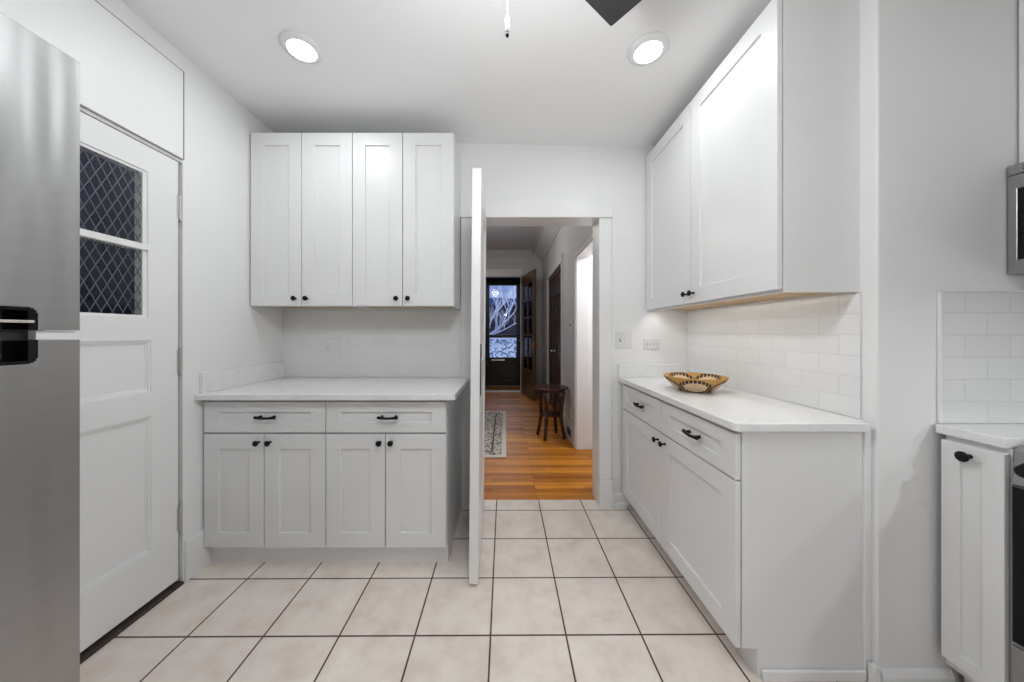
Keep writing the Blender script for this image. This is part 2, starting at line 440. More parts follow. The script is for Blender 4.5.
# board above the back door, baseboards, corner trim
struct(obj('trim_2', bx(XL + .0005, XL + .011, .60, 1.5745, 2.078, 2.505), 'wall', bev=.002))
struct(obj('baseboard_left', prism([(XL + .0005, 0), (XL + .009, 0), (XL + .009, .190), (XL + .005, .204), (XL + .0005, .204)], 'Y', 1.590, 1.745), 'trim', bev=.0015))
struct(obj('baseboard_left_front', bx(XL + .0005, XL + .018, .662, DY0 - .02, 0, .20), 'trim'))
struct(obj('baseboard_back', prism([(YB - .0005, 0), (YB - .024, 0), (YB - .024, .018), (YB - .014, .026), (YB - .014, .085), (YB - .0005, .092)], 'X', .752, .900), 'trim', bev=.001))
struct(obj('baseboard_range', prism([(YF - .0005, 0), (YF - .018, 0), (YF - .018, .045), (YF - .008, .062), (YF - .0005, .062)], 'X', 1.296, 1.540), 'trim'))
struct(obj('baseboard_right', bx(XR - .022, XR - .0005, YF - .012, 1.1335, 0, .072), 'trim', bev=.003))

sm = bmesh.new()
box(sm, XL + .0003, XL + .0130, 1.575, 1.578, 2.078, 2.505); box(sm, XL + .0003, XL + .0130, .60, 1.578, 2.5045, 2.5075); box(sm, XL + .0003, XL + .0125, .60, 1.578, 2.0745, 2.0775)
struct(obj('trim_13', sm, 'caulk'))              # greying caulk seam round the board

# ------------------------------------------------------------------ doorway to the hall: jambs, casing, plinth blocks
jb = bmesh.new()
box(jb, DX0 + .0005, DX0 + .02, YB - .004, YB + .154, 0, DH - .0005); box(jb, DX1 - .02, DX1 - .0005, YB - .004, YB + .154, 0, DH - .0005)
box(jb, DX0 + .02, DX1 - .02, YB - .004, YB + .154, DH - .02, DH - .0005)
struct(obj('door_frame', jb, 'trim', bev=.001))
cs = bmesh.new()
yc0, yc1 = 2.266, YB - .001
DC = DH - .020
box(cs, .657, .742, yc0, yc1, .196, DC); box(cs, -.316, -.232, yc0, yc1, .196, DC)
prism([(-.322, DC), (.748, DC), (.748, 2.115), (.70, 2.123), (.44, 2.158), (.215, 2.176), (-.01, 2.158), (-.27, 2.123), (-.322, 2.115)], 'Y', yc0 - .012, yc1, cs)
struct(obj('trim_3', cs, 'trim', bev=.003))
pb = bmesh.new(); box(pb, .6565, .752, yc0 - .008, yc1, 0, .196); box(pb, -.326, -.226, yc0 - .008, yc1, 0, .196)
struct(obj('trim_4', pb, 'trim', bev=.003))

# ------------------------------------------------------------------ hardware shapes (front looks to -y)
def knob_bm(x, z, y=0.0, s=1.0):
    return lathe([(.0065 * s, 0), (.0065 * s, -.002), (.0048 * s, -.006), (.0046 * s, -.016), (.0095 * s, -.021), (.0145 * s, -.024), (.0150 * s, -.0275), (.0125 * s, -.031), (.005 * s, -.0325)], 20, 'Y', (x, y, z))
def pull_bm(x, z, L_=.128, y=0.0):
    bm = bmesh.new(); h = L_ / 2
    for s in (-1, 1):
        lathe([(.0085, 0), (.008, -.003), (.0062, -.010), (.0072, -.019)], 14, 'Y', (x + s * (h - .016), y, z), bm)
    pts = []; rs = []
    for k in range(17):
        t = -1 + 2 * k / 16
        pts.append((x + t * h, y - .019 - .009 * (1 - t * t), z - .002 * (1 - t * t))); rs.append(.0062 + .0024 * abs(t) ** 3)
    tube(pts, rs, 10, bm); return bm
RAIL = .077; GAP = .0035
def shaker(w, h, x0, z0, y0, rail=RAIL, t=.019, rz=None):
    rz = rz or rail
    return slab(w, h, t, [(rail, w - rail, rz, h - rz, .0095)], x0, z0, y0)

# ------------------------------------------------------------------ cabinets; local x = along the front, front looks to -y
def carcass_bm(w, d, z0, z1, toe=None):
    """body whose front is at y=0; toe=(height, setback) cuts a toe kick"""
    if not toe: return bx(0, w, 0, d, z0, z1)
    return prism([(0, toe[0]), (toe[1], toe[0]), (toe[1], 0), (d, 0), (d, z1), (0, z1)], 'X', 0, w)

def base_unit(name, label, cat, loc, rz, w, d, fronts, toe, dz=(.7085, .8675), doorz=(.1075, .7000), group=None, dt=.019, knob_drop=.041, rail=RAIL, hx=0.0, ks=1.0):
    t = thing(name, label, cat, loc, rz, group)
    obj('body', carcass_bm(w, d, 0, .8835, toe), 'cab', t, bev=.0012)
    for (a, b, hz) in fronts['drawer']:
        dr = obj('drawer', shaker(b - a, dz[1] - dz[0], a, dz[0], -dt - GAP, rail, dt, .052), 'cab', t, bev=.0014)
        tag(obj('handle', pull_bm((a + b) / 2 + hx, (dz[0] + dz[1]) / 2 + .003, .104, y=-dt - GAP), 'black', dr, smooth=True), 'black arched bar pull')
    for (a, b, kx) in fronts['door']:
        do = obj('door', shaker(b - a, doorz[1] - doorz[0], a, doorz[0], -dt - GAP, rail, dt), 'cab', t, bev=.0014)
        tag(obj('knob', knob_bm(kx, doorz[1] - knob_drop, -dt - GAP, ks), 'black', do, smooth=True), 'round black knob')
    return t
def upper_unit(name, label, cat, loc, rz, w, d, doors, z0, z1, group=None, dt=.019, knob_up=.047, drop=.014, doff=.002):
    t = thing(name, label, cat, loc, rz, group)
    # box open below: sides and front rail hang a little lower than the raw underside
    bm = bmesh.new()
    box(bm, 0, w, 0, d, z0 + drop + .006, z1)
    box(bm, 0, .017, 0, d, z0, z0 + drop + .006); box(bm, w - .017, w, 0, d, z0, z0 + drop + .006)
    box(bm, .017, w - .017, 0, .019, z0, z0 + drop + .006)
    obj('body', bm, 'cab', t)
    tag(obj('bottom_panel', bx(.0175, w - .0175, .0195, d, z0 + drop, z0 + drop + .0055), 'cabraw', t), 'bare wood underside')
    for (a, b, kx) in doors:
        do = obj('door', shaker(b - a, z1 - z0 - .004 - doff, a, z0 + doff, -dt - GAP, RAIL, dt), 'cab', t, bev=.0014)
        tag(obj('knob', knob_bm(kx, z0 + knob_up, -dt - GAP), 'black', do, smooth=True), 'round black knob')
    return t

# left base pair: doors at y = 1.684
YD = 1.684
X0, X1, X2, X3, X4 = -1.5785, -1.263, -.9413, -.630, -.3164
lb = YD + .020
g = 'white base cabinets under the left counter'
def lbase(xa, xm, xb, label):
    w = xb - xa
    return base_unit('base_cabinet', label, 'cabinet', (xa, lb, 0), 0, w - .0006, 2.283 - lb,
        {'drawer': [(.002, w - .003, 0)], 'door': [(.002, xm - xa - .0025, xm - xa - .026), (xm - xa + .0025, w - .003, xm - xa + .034)]}, (.106, .0225), group=g, hx=.016)
lbase(X0, X1, X2, 'left of the two white base cabinets under the left counter, beside the old door wall')
lbase(X2, X3, X4 + .006, 'right of the two white base cabinets under the left counter, beside the open door')

ct = thing('countertop', 'white quartz countertop on the left base cabinets below the four-door uppers', 'countertop', (0, 0, 0))
obj('slab', prism([(XL + .002, 1.640), (-.268, 1.640), (-.2602, 1.648), (-.2602, 2.284), (XL + .002, 2.284)], 'Z', .8845, .9145), 'quartz', ct, bev=.003)
obj('side_splash', bx(XL + .001, XL + .020, 1.668, 2.284, .915, 1.022), 'quartz', ct, bev=.002)

# left upper pair: doors at y = 1.991
YU = 1.991; UA, UB, UC, UD, UE = -1.579, -1.264, -.949, -.6385, -.3214
zU0, zU1 = 1.393, 2.468
def lupper(xa, xm, xb, label):
    w = xb - xa
    return upper_unit('wall_cabinet', label, 'cabinet', (xa, YU + .020, 0), 0, w - .0006, 2.2925 - YU - .020,
        [(.002, xm - xa - .0025, xm - xa - .034), (xm - xa + .0025, w - .002, xm - xa + .038)], zU0, zU1, 'white wall cabinets above the left counter')
lupper(UA, UB, UC, 'left of the two tall white wall cabinets above the left counter, touching the left wall')
lupper(UC, UD, UE, 'right of the two tall white wall cabinets above the left counter, nearer the doorway')
pk = obj('puck_light', lathe([(.016, 0), (.018, -.003), (.018, -.010), (.012, -.012)], 16, 'Z', (-1.075, 2.03, zU0 + .0135)), 'slot', smooth=True)
tag(pk, 'small dark puck fixed under the left wall cabinet', 'light')

# right base unit: doors at x = .83, near end at y = 1.162, against the back wall
RXF = .8195
far = 2.262; near = 1.1455
def rx(y): return far - y                       # world y -> local x
wR = far - near
mid = rx(1.690)
base_unit('base_cabinet', 'long white base cabinet under the bowl with two drawers and two doors', 'cabinet', (RXF + .020, far, 0), -PI / 2, wR, 1.268 - RXF - .020,
    {'drawer': [(.004, mid - .0025, 0), (mid + .0025, wR - .002, 0)], 'door': [(.004, mid - .0025, mid - .036), (mid + .0025, wR - .002, mid + .036)]}, (.106, .055), (.7055, .868), (.1075, .6985), hx=.022)
ct = thing('countertop', 'white quartz countertop on the right holding the woven bowl', 'countertop', (0, 0, 0))
obj('slab', prism([(.797, YB - .002), (.797, 1.132), (.811, 1.118), (1.268, 1.118), (1.268, 1.137), (1.272, 1.1605), (XR - .001, 1.1605), (XR - .001, YB - .002)], 'Z', .8845, .9145), 'quartz', ct, bev=.003)
obj('back_splash', bx(.797, XR - .008, YB - .022, YB - .001, .915, 1.006), 'quartz', ct, bev=.002)

# thin white skirting along the end panel of the right base unit
struct(obj('baseboard_cabinet', bx(.905, XR - .0235, 1.1335, 1.1448, 0, .036), 'trim', bev=.004))

struct(obj('trim_12', bx(1.2685, XR - .0005, 1.138, 1.160, 0, .8835), 'trim', bev=.003))      # scribe strip at the wall corner

# right wall cabinet
UXF = .995
farU = 2.286; wU = farU - 1.178
t = upper_unit('wall_cabinet', 'large white two-door wall cabinet on the right above the woven bowl', 'cabinet', (UXF + .020, farU, 0), -PI / 2, wU, XR - UXF - .0205,
    [(.006, wU / 2 - .0025, wU / 2 - .030), (wU / 2 + .0025, wU - .001, wU / 2 + .030)], 1.379, 2.478, knob_up=.060, drop=.010, doff=.011)
lt = thing('under_cabinet_light', 'slim lit strip under the right wall cabinet above the subway tile', 'light', (1.037, 1.733, 1.3875))
obj('housing', bx(-.018, .018, -.52, .52, -.0005, .0012), 'plate', lt); obj('lens', bx(-.014, .014, -.51, .51, -.0018, -.0007), 'ledlens', lt)

# ------------------------------------------------------------------ woven bowl
BS = .86
prof = [(r * BS, h * .92) for r, h in [(.086, 0), (.093, .003), (.119, .020), (.146, .044), (.166, .066), (.177, .083), (.179, .087), (.176, .089), (.171, .086), (.159, .068), (.138, .046), (.110, .023), (.086, .010), (.001, .008)]]
bo = obj('bowl', lathe(prof, 64, 'Z'), 'bowl', smooth=True, loc=(1.026, 1.752, .9150))
bo.rotation_euler = (0, 0, .50)
tag(bo, 'woven tan basket bowl with dark brown oval pattern on the right counter', 'bowl')

# ------------------------------------------------------------------ outlets and switches; local front looks to -y
def plate_bm(w, h): return bx(-w / 2, w / 2, -.006, 0, -h / 2, h / 2)
def receptacle(parent, x, z, rot=False):
    f = obj('receptacle', bx(x - (.022 if rot else .017), x + (.022 if rot else .017), -.0085, -.0062, z - (.017 if rot else .022), z + (.017 if rot else .022)), 'plate', parent, bev=.001)
    sb = bmesh.new()
    for s in (-1, 1):
        for k in (-1, 1):
            a, b = (k * .010, s * .006) if rot else (s * .006, k * .010)
            if rot: box(sb, x + a - .004, x + a + .004, -.0092, -.0086, z + b - .0015, z + b + .0015)
            else: box(sb, x + a - .0015, x + a + .0015, -.0092, -.0086, z + b - .004, z + b + .004)
    tag(obj('slots', sb, 'slot', f), 'dark socket slots')
o = thing('wall_outlet', 'white double socket plate on the tile above the left counter', 'outlet', (-1.238, YB - .0075, 1.122))
obj('plate', plate_bm(.135, .136), 'plate', o, bev=.002)
receptacle(o, -.026, 0)
rk = obj('rocker', bx(.010, .044, -.010, -.0062, -.034, .034), 'plate', o, bev=.001)
o = thing('light_switch', 'white double switch plate on the back wall beside the door casing', 'switch', (.837, YB - .0005, 1.180))
obj('plate', plate_bm(.114, .116), 'plate', o, bev=.002)
tag(obj('toggle', bx(-.030, -.020, -.018, -.0062, -.006, .012), 'plate', o, bev=.001), 'small toggle lever')
obj('rocker', bx(.006, .038, -.011, -.0062, -.033, .033), 'plate', o, bev=.001)
obj('toggle_slot', bx(-.032, -.018, -.0066, -.0061, -.013, .013), 'slot', o)
o = thing('wall_outlet', 'white sideways socket plate on the back wall near the tiled corner', 'outlet', (1.036, YB - .0005, 1.150))
obj('plate', plate_bm(.116, .074), 'plate', o, bev=.002)
receptacle(o, -.026, 0, True); receptacle(o, .026, 0, True)

# ------------------------------------------------------------------ old white back door in the left wall (front looks to +x)
def old_door():
    w, h = DY1 - DY0 - .023, DZ - .036
    z0 = .032
    t = thing('door_1', 'old white panelled door with meshed window in the left wall', 'door', (XL - .004, DY0 + .005, 0), PI / 2); struct(t)
    def yl(y): return y - DY0 - .005
    gz = lambda z: z - z0
    ga, gb = yl(.885), yl(1.417)
    cells = []
    def moulded(a, b, za, zb, r=.011):
        cells.append((a, b, za, zb, .004)); cells.append((a + .009, b - .009, za + .009, zb - .009, .008)); cells.append((a + .016, b - .016, za + .016, zb - .016, r))
    # glazed opening, two lights
    cells.append((ga - .012, gb + .016, gz(1.297), gz(1.946), .006))
    cells.append((ga, gb, gz(1.307), gz(1.592), None)); cells.append((ga, gb, gz(1.622), gz(1.934), None))
    cells.append((ga - .012, gb + .016, gz(1.594), gz(1.620), -.004))
    moulded(yl(.86), yl(1.445), gz(.966), gz(1.195)); moulded(yl(.86), yl(1.445), gz(.250), gz(.855))
    obj('slab', slab(w, h, .042, cells, 0, z0, 0), 'door', t, bev=.002)
    for za, zb in ((1.307, 1.592), (1.622, 1.934)):
        obj('glass_pane', bx(ga - .001, gb + .001, .009, .012, za - .001, zb + .001), 'glass', t)
    # expanded metal guard on the outer side
    gm = bmesh.new(); sx, sz = .036, .072; x, th = ga - .02, .0013
    def clip_strip(x0_, z0_, x1_, z1_):
        p = Vector((x0_, z0_)); q = Vector((x1_, z1_)); d = (q - p).normalized(); n = Vector((-d.y, d.x)) * th
        vs_ = []
        for yy in (.0135, .0155):
            for c in (p + n, p - n, q - n, q + n): vs_.append(gm.verts.new((c.x, yy, c.y)))
        for f in ((0, 1, 2, 3), (7, 6, 5, 4), (0, 4, 5, 1), (1, 5, 6, 2), (2, 6, 7, 3), (3, 7, 4, 0)): gm.faces.new([vs_[i] for i in f])
    nxs = int((gb - ga + .04) / sx) + 1; nzs = int(.70 / sz) + 1
    for i in range(nxs):
        for j in range(nzs):
            cx_, cz_ = x + i * sx, 1.28 + j * sz
            clip_strip(cx_, cz_, cx_ + sx / 2, cz_ + sz / 2); clip_strip(cx_ + sx / 2, cz_ + sz / 2, cx_ + sx, cz_)
            clip_strip(cx_, cz_ + sz, cx_ + sx / 2, cz_ + sz / 2); clip_strip(cx_ + sx / 2, cz_ + sz / 2, cx_ + sx, cz_ + sz)
    tag(obj('security_mesh', gm, 'mesh', t), 'grey diamond wire guard behind the glass')
    fs = bmesh.new(); box(fs, w + .002, w + .017, .012, .10, .02, DZ - .004)
    obj('stop', fs, 'caulk', t)
    for z in (1.84, 1.09, .325):
        hb = bmesh.new()
        lathe([(.0035, -.066), (.006, -.060), (.006, -.021), (.005, -.020), (.006, -.019), (.006, .019), (.005, .020), (.006, .021), (.006, .060), (.0035, .066)], 12, 'Z', (w + .009, -.003, z), hb)
        box(hb, w - .006, w + .004, -.0025, .001, z - .055, z + .055); box(hb, w + .013, w + .0178, -.0025, .001, z - .055, z + .055)
        tag(obj('hinge', hb, 'hinge', t, smooth=False), 'worn paint-flecked butt hinge')
old_door()
struct(obj('trim_5', bx(XL - .125, XL + .012, DY0 + .003, DY1 - .003, -.001, .014), 'sillshade', bev=.004))      # sill coloured dark for shade and debris in the gap under the door
# enclosed back porch behind that door, dusk put into its wall colour
pbm = bmesh.new(); PX0 = -2.9
box(pbm, PX0 - .05, PX0, -.2, 2.6, -.1, 2.7); box(pbm, PX0, XL - .131, -.25, -.2, -.1, 2.7); box(pbm, PX0, XL - .131, 2.6, 2.65, -.1, 2.7)
box(pbm, PX0, XL - .145, -.2, 2.6, -.15, -.1); box(pbm, PX0, XL - .145, -.2, 2.6, 2.7, 2.75)
box(pbm, PX0, PX0 + .05, 1.9, 2.0, -.1, 2.7)
struct(obj('wall_porch', pbm, 'porch'))

# ------------------------------------------------------------------ swinging door standing open at the doorway
t = thing('door_2', 'white swing door standing open edge-on beside the left counter', 'door', (-.136, 1.556, 0), PI / 2); struct(t)
t.rotation_euler = (.0085, 0, PI / 2 + .026)                # the old door leans a little
obj('slab', slab(.695, 2.012, .044, [(.11, .585, .22, .92, .006), (.11, .585, 1.06, 1.88, .006)], 0, .014, 0), 'door', t, bev=.004, seg=3)
tag(obj('push_plate', bx(.030, .100, -.0025, -.0004, .915, 1.172), 'black', t, bev=.001), 'dark metal push plate')
hb = lathe([(.012, 0), (.014, .004), (.014, .012), (.010, .014)], 14, 'Z', (.665, .022, .0005)); obj('floor_pivot', hb, 'brass', t, smooth=True)

# ------------------------------------------------------------------ hall beyond the doorway
HX = .74; YE = 6.64; HZ = 2.90; HY0 = YB + .155
SY0, SY1 = 2.60, 3.40                            # bright side opening
BY0, BY1 = 4.255, 5.607                          # brown door
wall_x('wall_hall_right', HX, .13, HY0, YE, 0, HZ, [(SY0, SY1, 0, 2.03), (BY0, BY1, 0, 2.155)], 'hallwall', -1)
wall_x('wall_hall_left', -1.15, .12, HY0, YE, 0, HZ, [], 'hallwall', 1)
VX0, VX1, VH = -.56, .30, 2.385                  # vestibule opening
wall_y('wall_hall_end', YE, YE + .12, -1.2, 2.6, 0, HZ, [(VX0, VX1, 0, VH)], 'hallwall')
wall_y('wall_hall_front', HY0, HY0 + .02, -1.15, HX, 2.05, HZ, [], 'hallwall')
struct(obj('ceiling_hall', bx(-1.3, 2.7, HY0, YE + .1, HZ, HZ + .08), 'hallwall'))
def crown(name, poly, axis, a, b): return struct(obj(name, prism(poly, axis, a, b), 'hallwall'))
cr = [(0, 0), (.012, 0), (.020, .03), (.045, .05), (.050, .075), (.10, .13), (.145, .19), (.150, .22), (.20, .235), (.20, .2495), (0, .2495)]
crown('trim_6', [(HX - .0005 - a, 2.65 + b) for a, b in cr], 'Y', HY0 + .021, YE - .001)
crown('trim_7', [(YE - .0005 - a * .6, 2.78 + b * .48) for a, b in cr], 'X', -1.149, HX - .21)
# casings in the hall
hc = bmesh.new()
for (a, b, z) in ((SY0, SY1, 2.03),):
    box(hc, HX - .012, HX - .0005, a - .05, a, 0, z + .035); box(hc, HX - .012, HX - .0005, b, b + .035, 0, z + .035); box(hc, HX - .012, HX - .0005, a, b, z, z + .035)
    box(hc, HX, HX + .13, b - .012, b - .0005, 0, z - .0005); box(hc, HX, HX + .13, a, b - .012, z - .012, z - .0005)
struct(obj('trim_8', hc, 'trim', bev=.002))
hc = bmesh.new(); a, b, z = BY0, BY1, 2.155
box(hc, HX - .018, HX - .0005, a - .10, a, 0, z); box(hc, HX - .018, HX - .0005, b, b + .10, 0, z); box(hc, HX - .020, HX - .0005, a - .10, b + .10, z, z + .10)
struct(obj('trim_9', hc, 'hallwall', bev=.003))
hc = bmesh.new()
box(hc, VX0 - .12, VX1 + .02, YE - .016, YE - .0005, VH, VH + .15); box(hc, VX1, VX1 + .11, YE - .016, YE - .0005, 0, VH); box(hc, VX0 - .11, VX0, YE - .016, YE - .0005, 0, VH)
struct(obj('trim_10', hc, 'trim', bev=.003))
struct(obj('baseboard_hall', prism([(HX - .0005, 0), (HX - .016, 0), (HX - .016, .19), (HX - .006, .21), (HX - .0005, .21)], 'Y', SY1 + .036, BY0 - .101), 'hallwall'))
# vent in the hall baseboard, switch and outlet on the hall wall
vt = thing('wall_vent', 'grey slatted register set in the hall baseboard behind the table', 'vent', (HX - .0165, 3.68, .10), -PI / 2)
obj('frame', slab(.26, .12, .006, [(.015, .245, .015, .105, .004)], -.13, -.06, -.006), 'hallwall', vt)
sl = bmesh.new()
for k in range(14): box(sl, -.112 + k * .0165, -.106 + k * .0165, -.005, -.0022, -.043, .043)
tag(obj('slats', sl, 'slot', vt), 'dark slats')
o = thing('light_switch', 'small switch plate on the grey hall wall beside the bright opening', 'switch', (HX - .0005, 3.64, 1.31), -PI / 2)
obj('plate', plate_bm(.075, .118), 'plate', o, bev=.002); obj('toggle', bx(-.005, .005, -.018, -.0062, -.004, .014), 'slot', o)
o = thing('wall_outlet', 'small socket plate low on the grey hall wall behind the stool', 'outlet', (HX - .0005, 3.66, .31), -PI / 2)
obj('plate', plate_bm(.075, .118), 'plate', o, bev=.002); receptacle(o, 0, .025, True)
# bright side room
sr = bmesh.new()
box(sr, HX + .131, 2.55, SY1, SY1 + .1, 0, HZ); box(sr, 2.55, 2.65, HY0, SY1 + .1, 0, HZ); box(sr, HX + .131, 2.65, HY0, HY0 + .03, 0, HZ)
struct(obj('wall_side_room', sr, 'wall'))
# brown closet door in the hall wall (front looks to -x)
wB = BY1 - BY0
t = thing('door_3', 'dark brown wooden door in the right wall of the hall', 'door', (HX + .014, BY1, 0), -PI / 2); struct(t)
jw = .07
fb = bmesh.new(); box(fb, .001, jw, -.010, .06, .001, 2.153); box(fb, wB - jw, wB - .001, -.010, .06, .001, 2.153); box(fb, jw, wB - jw, -.010, .06, 2.09, 2.153)
obj('frame', fb, 'brown', t, bev=.002)
ww = wB - 2 * jw; pw = (ww - .24 - .18) / 3 if False else (ww - .30) / 4
cells = [(.06 + k * (pw + .06), .06 + k * (pw + .06) + pw, 1.52, 1.80, None) for k in range(4)]
cells += [(.09, ww / 2 - .05, .22, 1.38, .012), (ww / 2 + .05, ww - .09, .22, 1.38, .012)]
obj('slab', slab(ww - .006, 2.08, .04, cells, jw + .003, .006, .004), 'brown', t, bev=.003)
for k in range(4):
    obj('glass_pane', bx(jw + .063 + k * (pw + .06), jw + .063 + k * (pw + .06) + pw, .020, .030, 1.526, 1.806), 'blackgloss', t)
obj('knob', lathe([(.026, 0), (.026, -.004), (.010, -.010), (.010, -.030), (.022, -.036), (.027, -.048), (.020, -.060), (.004, -.064)], 18, 'Y', (jw + .52, .004, .94)), 'chrome', t, smooth=True)
# open french door hinged on the vestibule opening (front looks to -x side)
ang = math.atan2(5.77 - 6.60, .50 - .31)
t = thing('door_4', 'open glazed oak door with small panes at the hall end', 'door', (.31, 6.605, 0), ang); struct(t)
wF, hF = .85, 2.36
cells = []
for i in range(2):
    for j in range(5):
        cw = (wF - .24 - .03) / 2
        cells.append((.12 + i * (cw + .03), .12 + i * (cw + .03) + cw, .52 + j * .334, .52 + j * .334 + .304, None))
cells.append((.12, wF - .12, .20, .42, .012))
obj('slab', slab(wF, hF, .045, cells, 0, .012, 0), 'oak', t, bev=.003)
obj('glass_pane', bx(.119, wF - .119, .020, .024, .53, 2.19), 'glass', t)
hb = lathe([(.022, 0), (.022, -.004), (.008, -.010), (.008, -.035), (.020, -.045), (.024, -.055), (.015, -.068)], 16, 'Y', (wF - .055, 0, 1.0))
lathe([(.022, .045), (.022, .049), (.008, .055), (.008, .080), (.020, .090), (.024, .100), (.015, .113)], 16, 'Y', (wF - .055, 0, 1.0), hb)
box(hb, wF - .08, wF - .03, -.004, .049, .92, 1.08)
tag(obj('knob', hb, 'brass', t, smooth=True), 'brass knob set')
# vestibule and black entry door with two panes
YV = 7.40
vb = bmesh.new()
box(vb, VX0 - .35, VX0 - .30, YE + .121, YV + .05, 0, 2.7); box(vb, VX1 + .30, VX1 + .35, YE + .121, YV + .05, 0, 2.7); box(vb, VX0 - .35, VX1 + .35, YE + .121, YV + .1, 2.7, 2.75)
struct(obj('wall_vestibule', vb, 'entry'))
struct(obj('floor_vestibule', bx(VX0 - .4, VX1 + .4, 6.72, YV + .1, -.1, 0), 'woodfloor'))
EX0, EX1 = -.56, .40
wall_y('wall_entry', YV, YV + .1, VX0 - .3, VX1 + .3, 0, 2.7, [(EX0, EX1, 0, 2.55)], 'entry')
t = thing('door_5', 'black front door with two glass panes at the far end of the hall', 'door', (EX0 + .004, YV + .02, 0)); struct(t)
wE = EX1 - EX0 - .008
ea, eb = -.385 - EX0, .235 - EX0
obj('slab', slab(wE, 2.53, .05, [(ea, eb, 1.175, 2.31, None), (ea, eb, .65, 1.105, None), (ea, eb, .12, .52, .012)], 0, .008, 0), 'entry', t, bev=.003)
for za, zb in ((1.18, 2.32), (.655, 1.115)):
    obj('glass_pane', bx(ea - .001, eb + .001, .022, .028, za, zb), 'glass', t)
obj('mail_slot', bx(ea + .05, ea + .35, -.006, -.0005, .585, .615), 'chrome', t, bev=.001)
obj('knob', lathe([(.024, 0), (.024, -.004), (.009, -.010), (.009, -.03), (.024, -.045), (.015, -.06)], 14, 'Y', (wE - .10, 0, 1.05)), 'brass', t, smooth=True)
struct(obj('trim_11', bx(VX0 + .001, VX1 - .001, YE + .001, YE + .118, -.001, .022), 'trim', bev=.003))

# ------------------------------------------------------------------ outdoors seen through the entry panes
struct(obj('ground', prism([(YV + .11, -.5), (22, -.5), (22, -.35), (12.6, -.35), (12.0, .2), (11.7, 1.0), (11.4, 1.05), (10.9, .2), (10.4, -.35), (YV + .11, -.35)], 'X', -8, 8), 'snow'))
hs = thing('house', 'dark brick house with a blue fascia seen across the street through the front door', 'building', (0, 16, -.35))
obj('wall', bx(-6, 6, 0, .3, 0, 2.95), 'brick', hs); obj('fascia', bx(-6.1, 6.1, -.25, .3, 2.95, 3.27), 'bluetrim', hs)
obj('gable', bx(-6.1, 6.1, -.10, .3, 3.27, 7), 'snow', hs)
for k, x in enumerate((-1.0, -.25, .45)):
    wn = obj('window', slab(.6, .7, .05, [(.04, .28, .05, .65, .03), (.32, .56, .05, .65, .03)], x, 3.62, -.16), 'litpane', hs)
def twigs(bm, p, d, l, r, n):
    pts = [p]; q = p.copy(); dd = d.copy()
    for k in range(4):
        dd = (dd + Vector((random.uniform(-.28, .28), random.uniform(-.2, .2), random.uniform(-.1, .25)))).normalized(); q = q + dd * l / 4; pts.append(q.copy())
    tube(pts, [r, r * .9, r * .78, r * .65, r * .5], 5, bm)
    if n > 0:
        for k in range(4):
            b = pts[1 + k % 4]; s = (dd + Vector((random.uniform(-1, 1), random.uniform(-.6, .6), random.uniform(-.3, .9)))).normalized()
            twigs(bm, b, s, l * random.uniform(.5, .75), r * .55, n - 1)
tb = bmesh.new()
tube([(-1.05, 0, -.45), (-.95, 0, .6), (-.75, 0, 1.0)], [.10, .08, .06], 8, tb)
twigs(tb, Vector((-.75, 0, 1.0)), Vector((1, 0, .50)).normalized(), 1.25, .036, 3)
twigs(tb, Vector((-.8, 0, .9)), Vector((.5, 0, .8)).normalized(), .95, .030, 3)
twigs(tb, Vector((-.75, 0, 1.0)), Vector((1, 0, .14)).normalized(), .8, .028, 3)
tr = obj('tree', tb, 'bark', loc=(.12, 11.0, .12)); tag(tr, 'bare frosted tree seen through the upper pane of the front door', 'tree')
sb = bmesh.new()
for k in range(420):
    x, y, z = random.uniform(-1.3, .9), random.uniform(-.3, .3), random.uniform(.15, 1.35)
    d = Vector((random.uniform(-1, 1), random.uniform(-.5, .5), random.uniform(-.3, 1))).normalized() * random.uniform(.06, .16)
    tube([(x, y, z), (x + d.x, y + d.y, z + d.z)], random.uniform(.008, .018), 5, sb)
for x in (-1.0, -.5, 0, .5): tube([(x, 0, -.1), (x + .05, 0, .5)], .02, 5, sb)
sh = obj('shrub', sb, 'shrub', loc=(.0, 9.6, -.3)); tag(sh, 'frosted twiggy shrub seen through the lower pane of the front door', 'shrub')

# ------------------------------------------------------------------ mahogany stool in the hall and the rug
t = thing('side_table', 'round dark mahogany side table with curved legs against the hall wall', 'table', (.528, 3.80, 0))
obj('tabletop', lathe([(.17, .545), (.172, .572), (.195, .574), (.203, .580), (.203, .590), (.196, .596), (.001, .597)], 40, 'Z'), 'mahog', t, smooth=False, bev=.002)
for k in range(4):
    a = PI / 4 + k * PI / 2 + .25
    pts = []; rs = []
    for j in range(13):
        s = j / 12
        r = .160 - .034 * math.sin(PI * min(1, s * 1.02)) ** 1.2 + .008 * s ** 3
        pts.append((r * math.cos(a), r * math.sin(a), .548 * (1 - s) + .004 * s)); rs.append(.025 - .006 * s)
    obj('leg', tube(pts, rs, 8), 'mahog', t, smooth=True)
obj('shelf', lathe([(.118, .265), (.124, .269), (.124, .280), (.118, .284)], 28, 'Z'), 'mahog', t)
st = bmesh.new()
for k in range(2):
    a = PI / 4 + k * PI / 2 + .25; c, s = math.cos(a), math.sin(a)
    tube([(-.135 * c, -.135 * s, .255), (.135 * c, .135 * s, .255)], .009, 6, st)
obj('stretcher', st, 'mahog', t)
rg = obj('rug', bx(-.45, .45, -.925, .925, .0008, .011), 'rug', loc=(-.447, 4.085, 0), bev=.003)
tag(rg, 'cream-bordered oriental rug with black and grey pattern on the hall floor', 'rug')

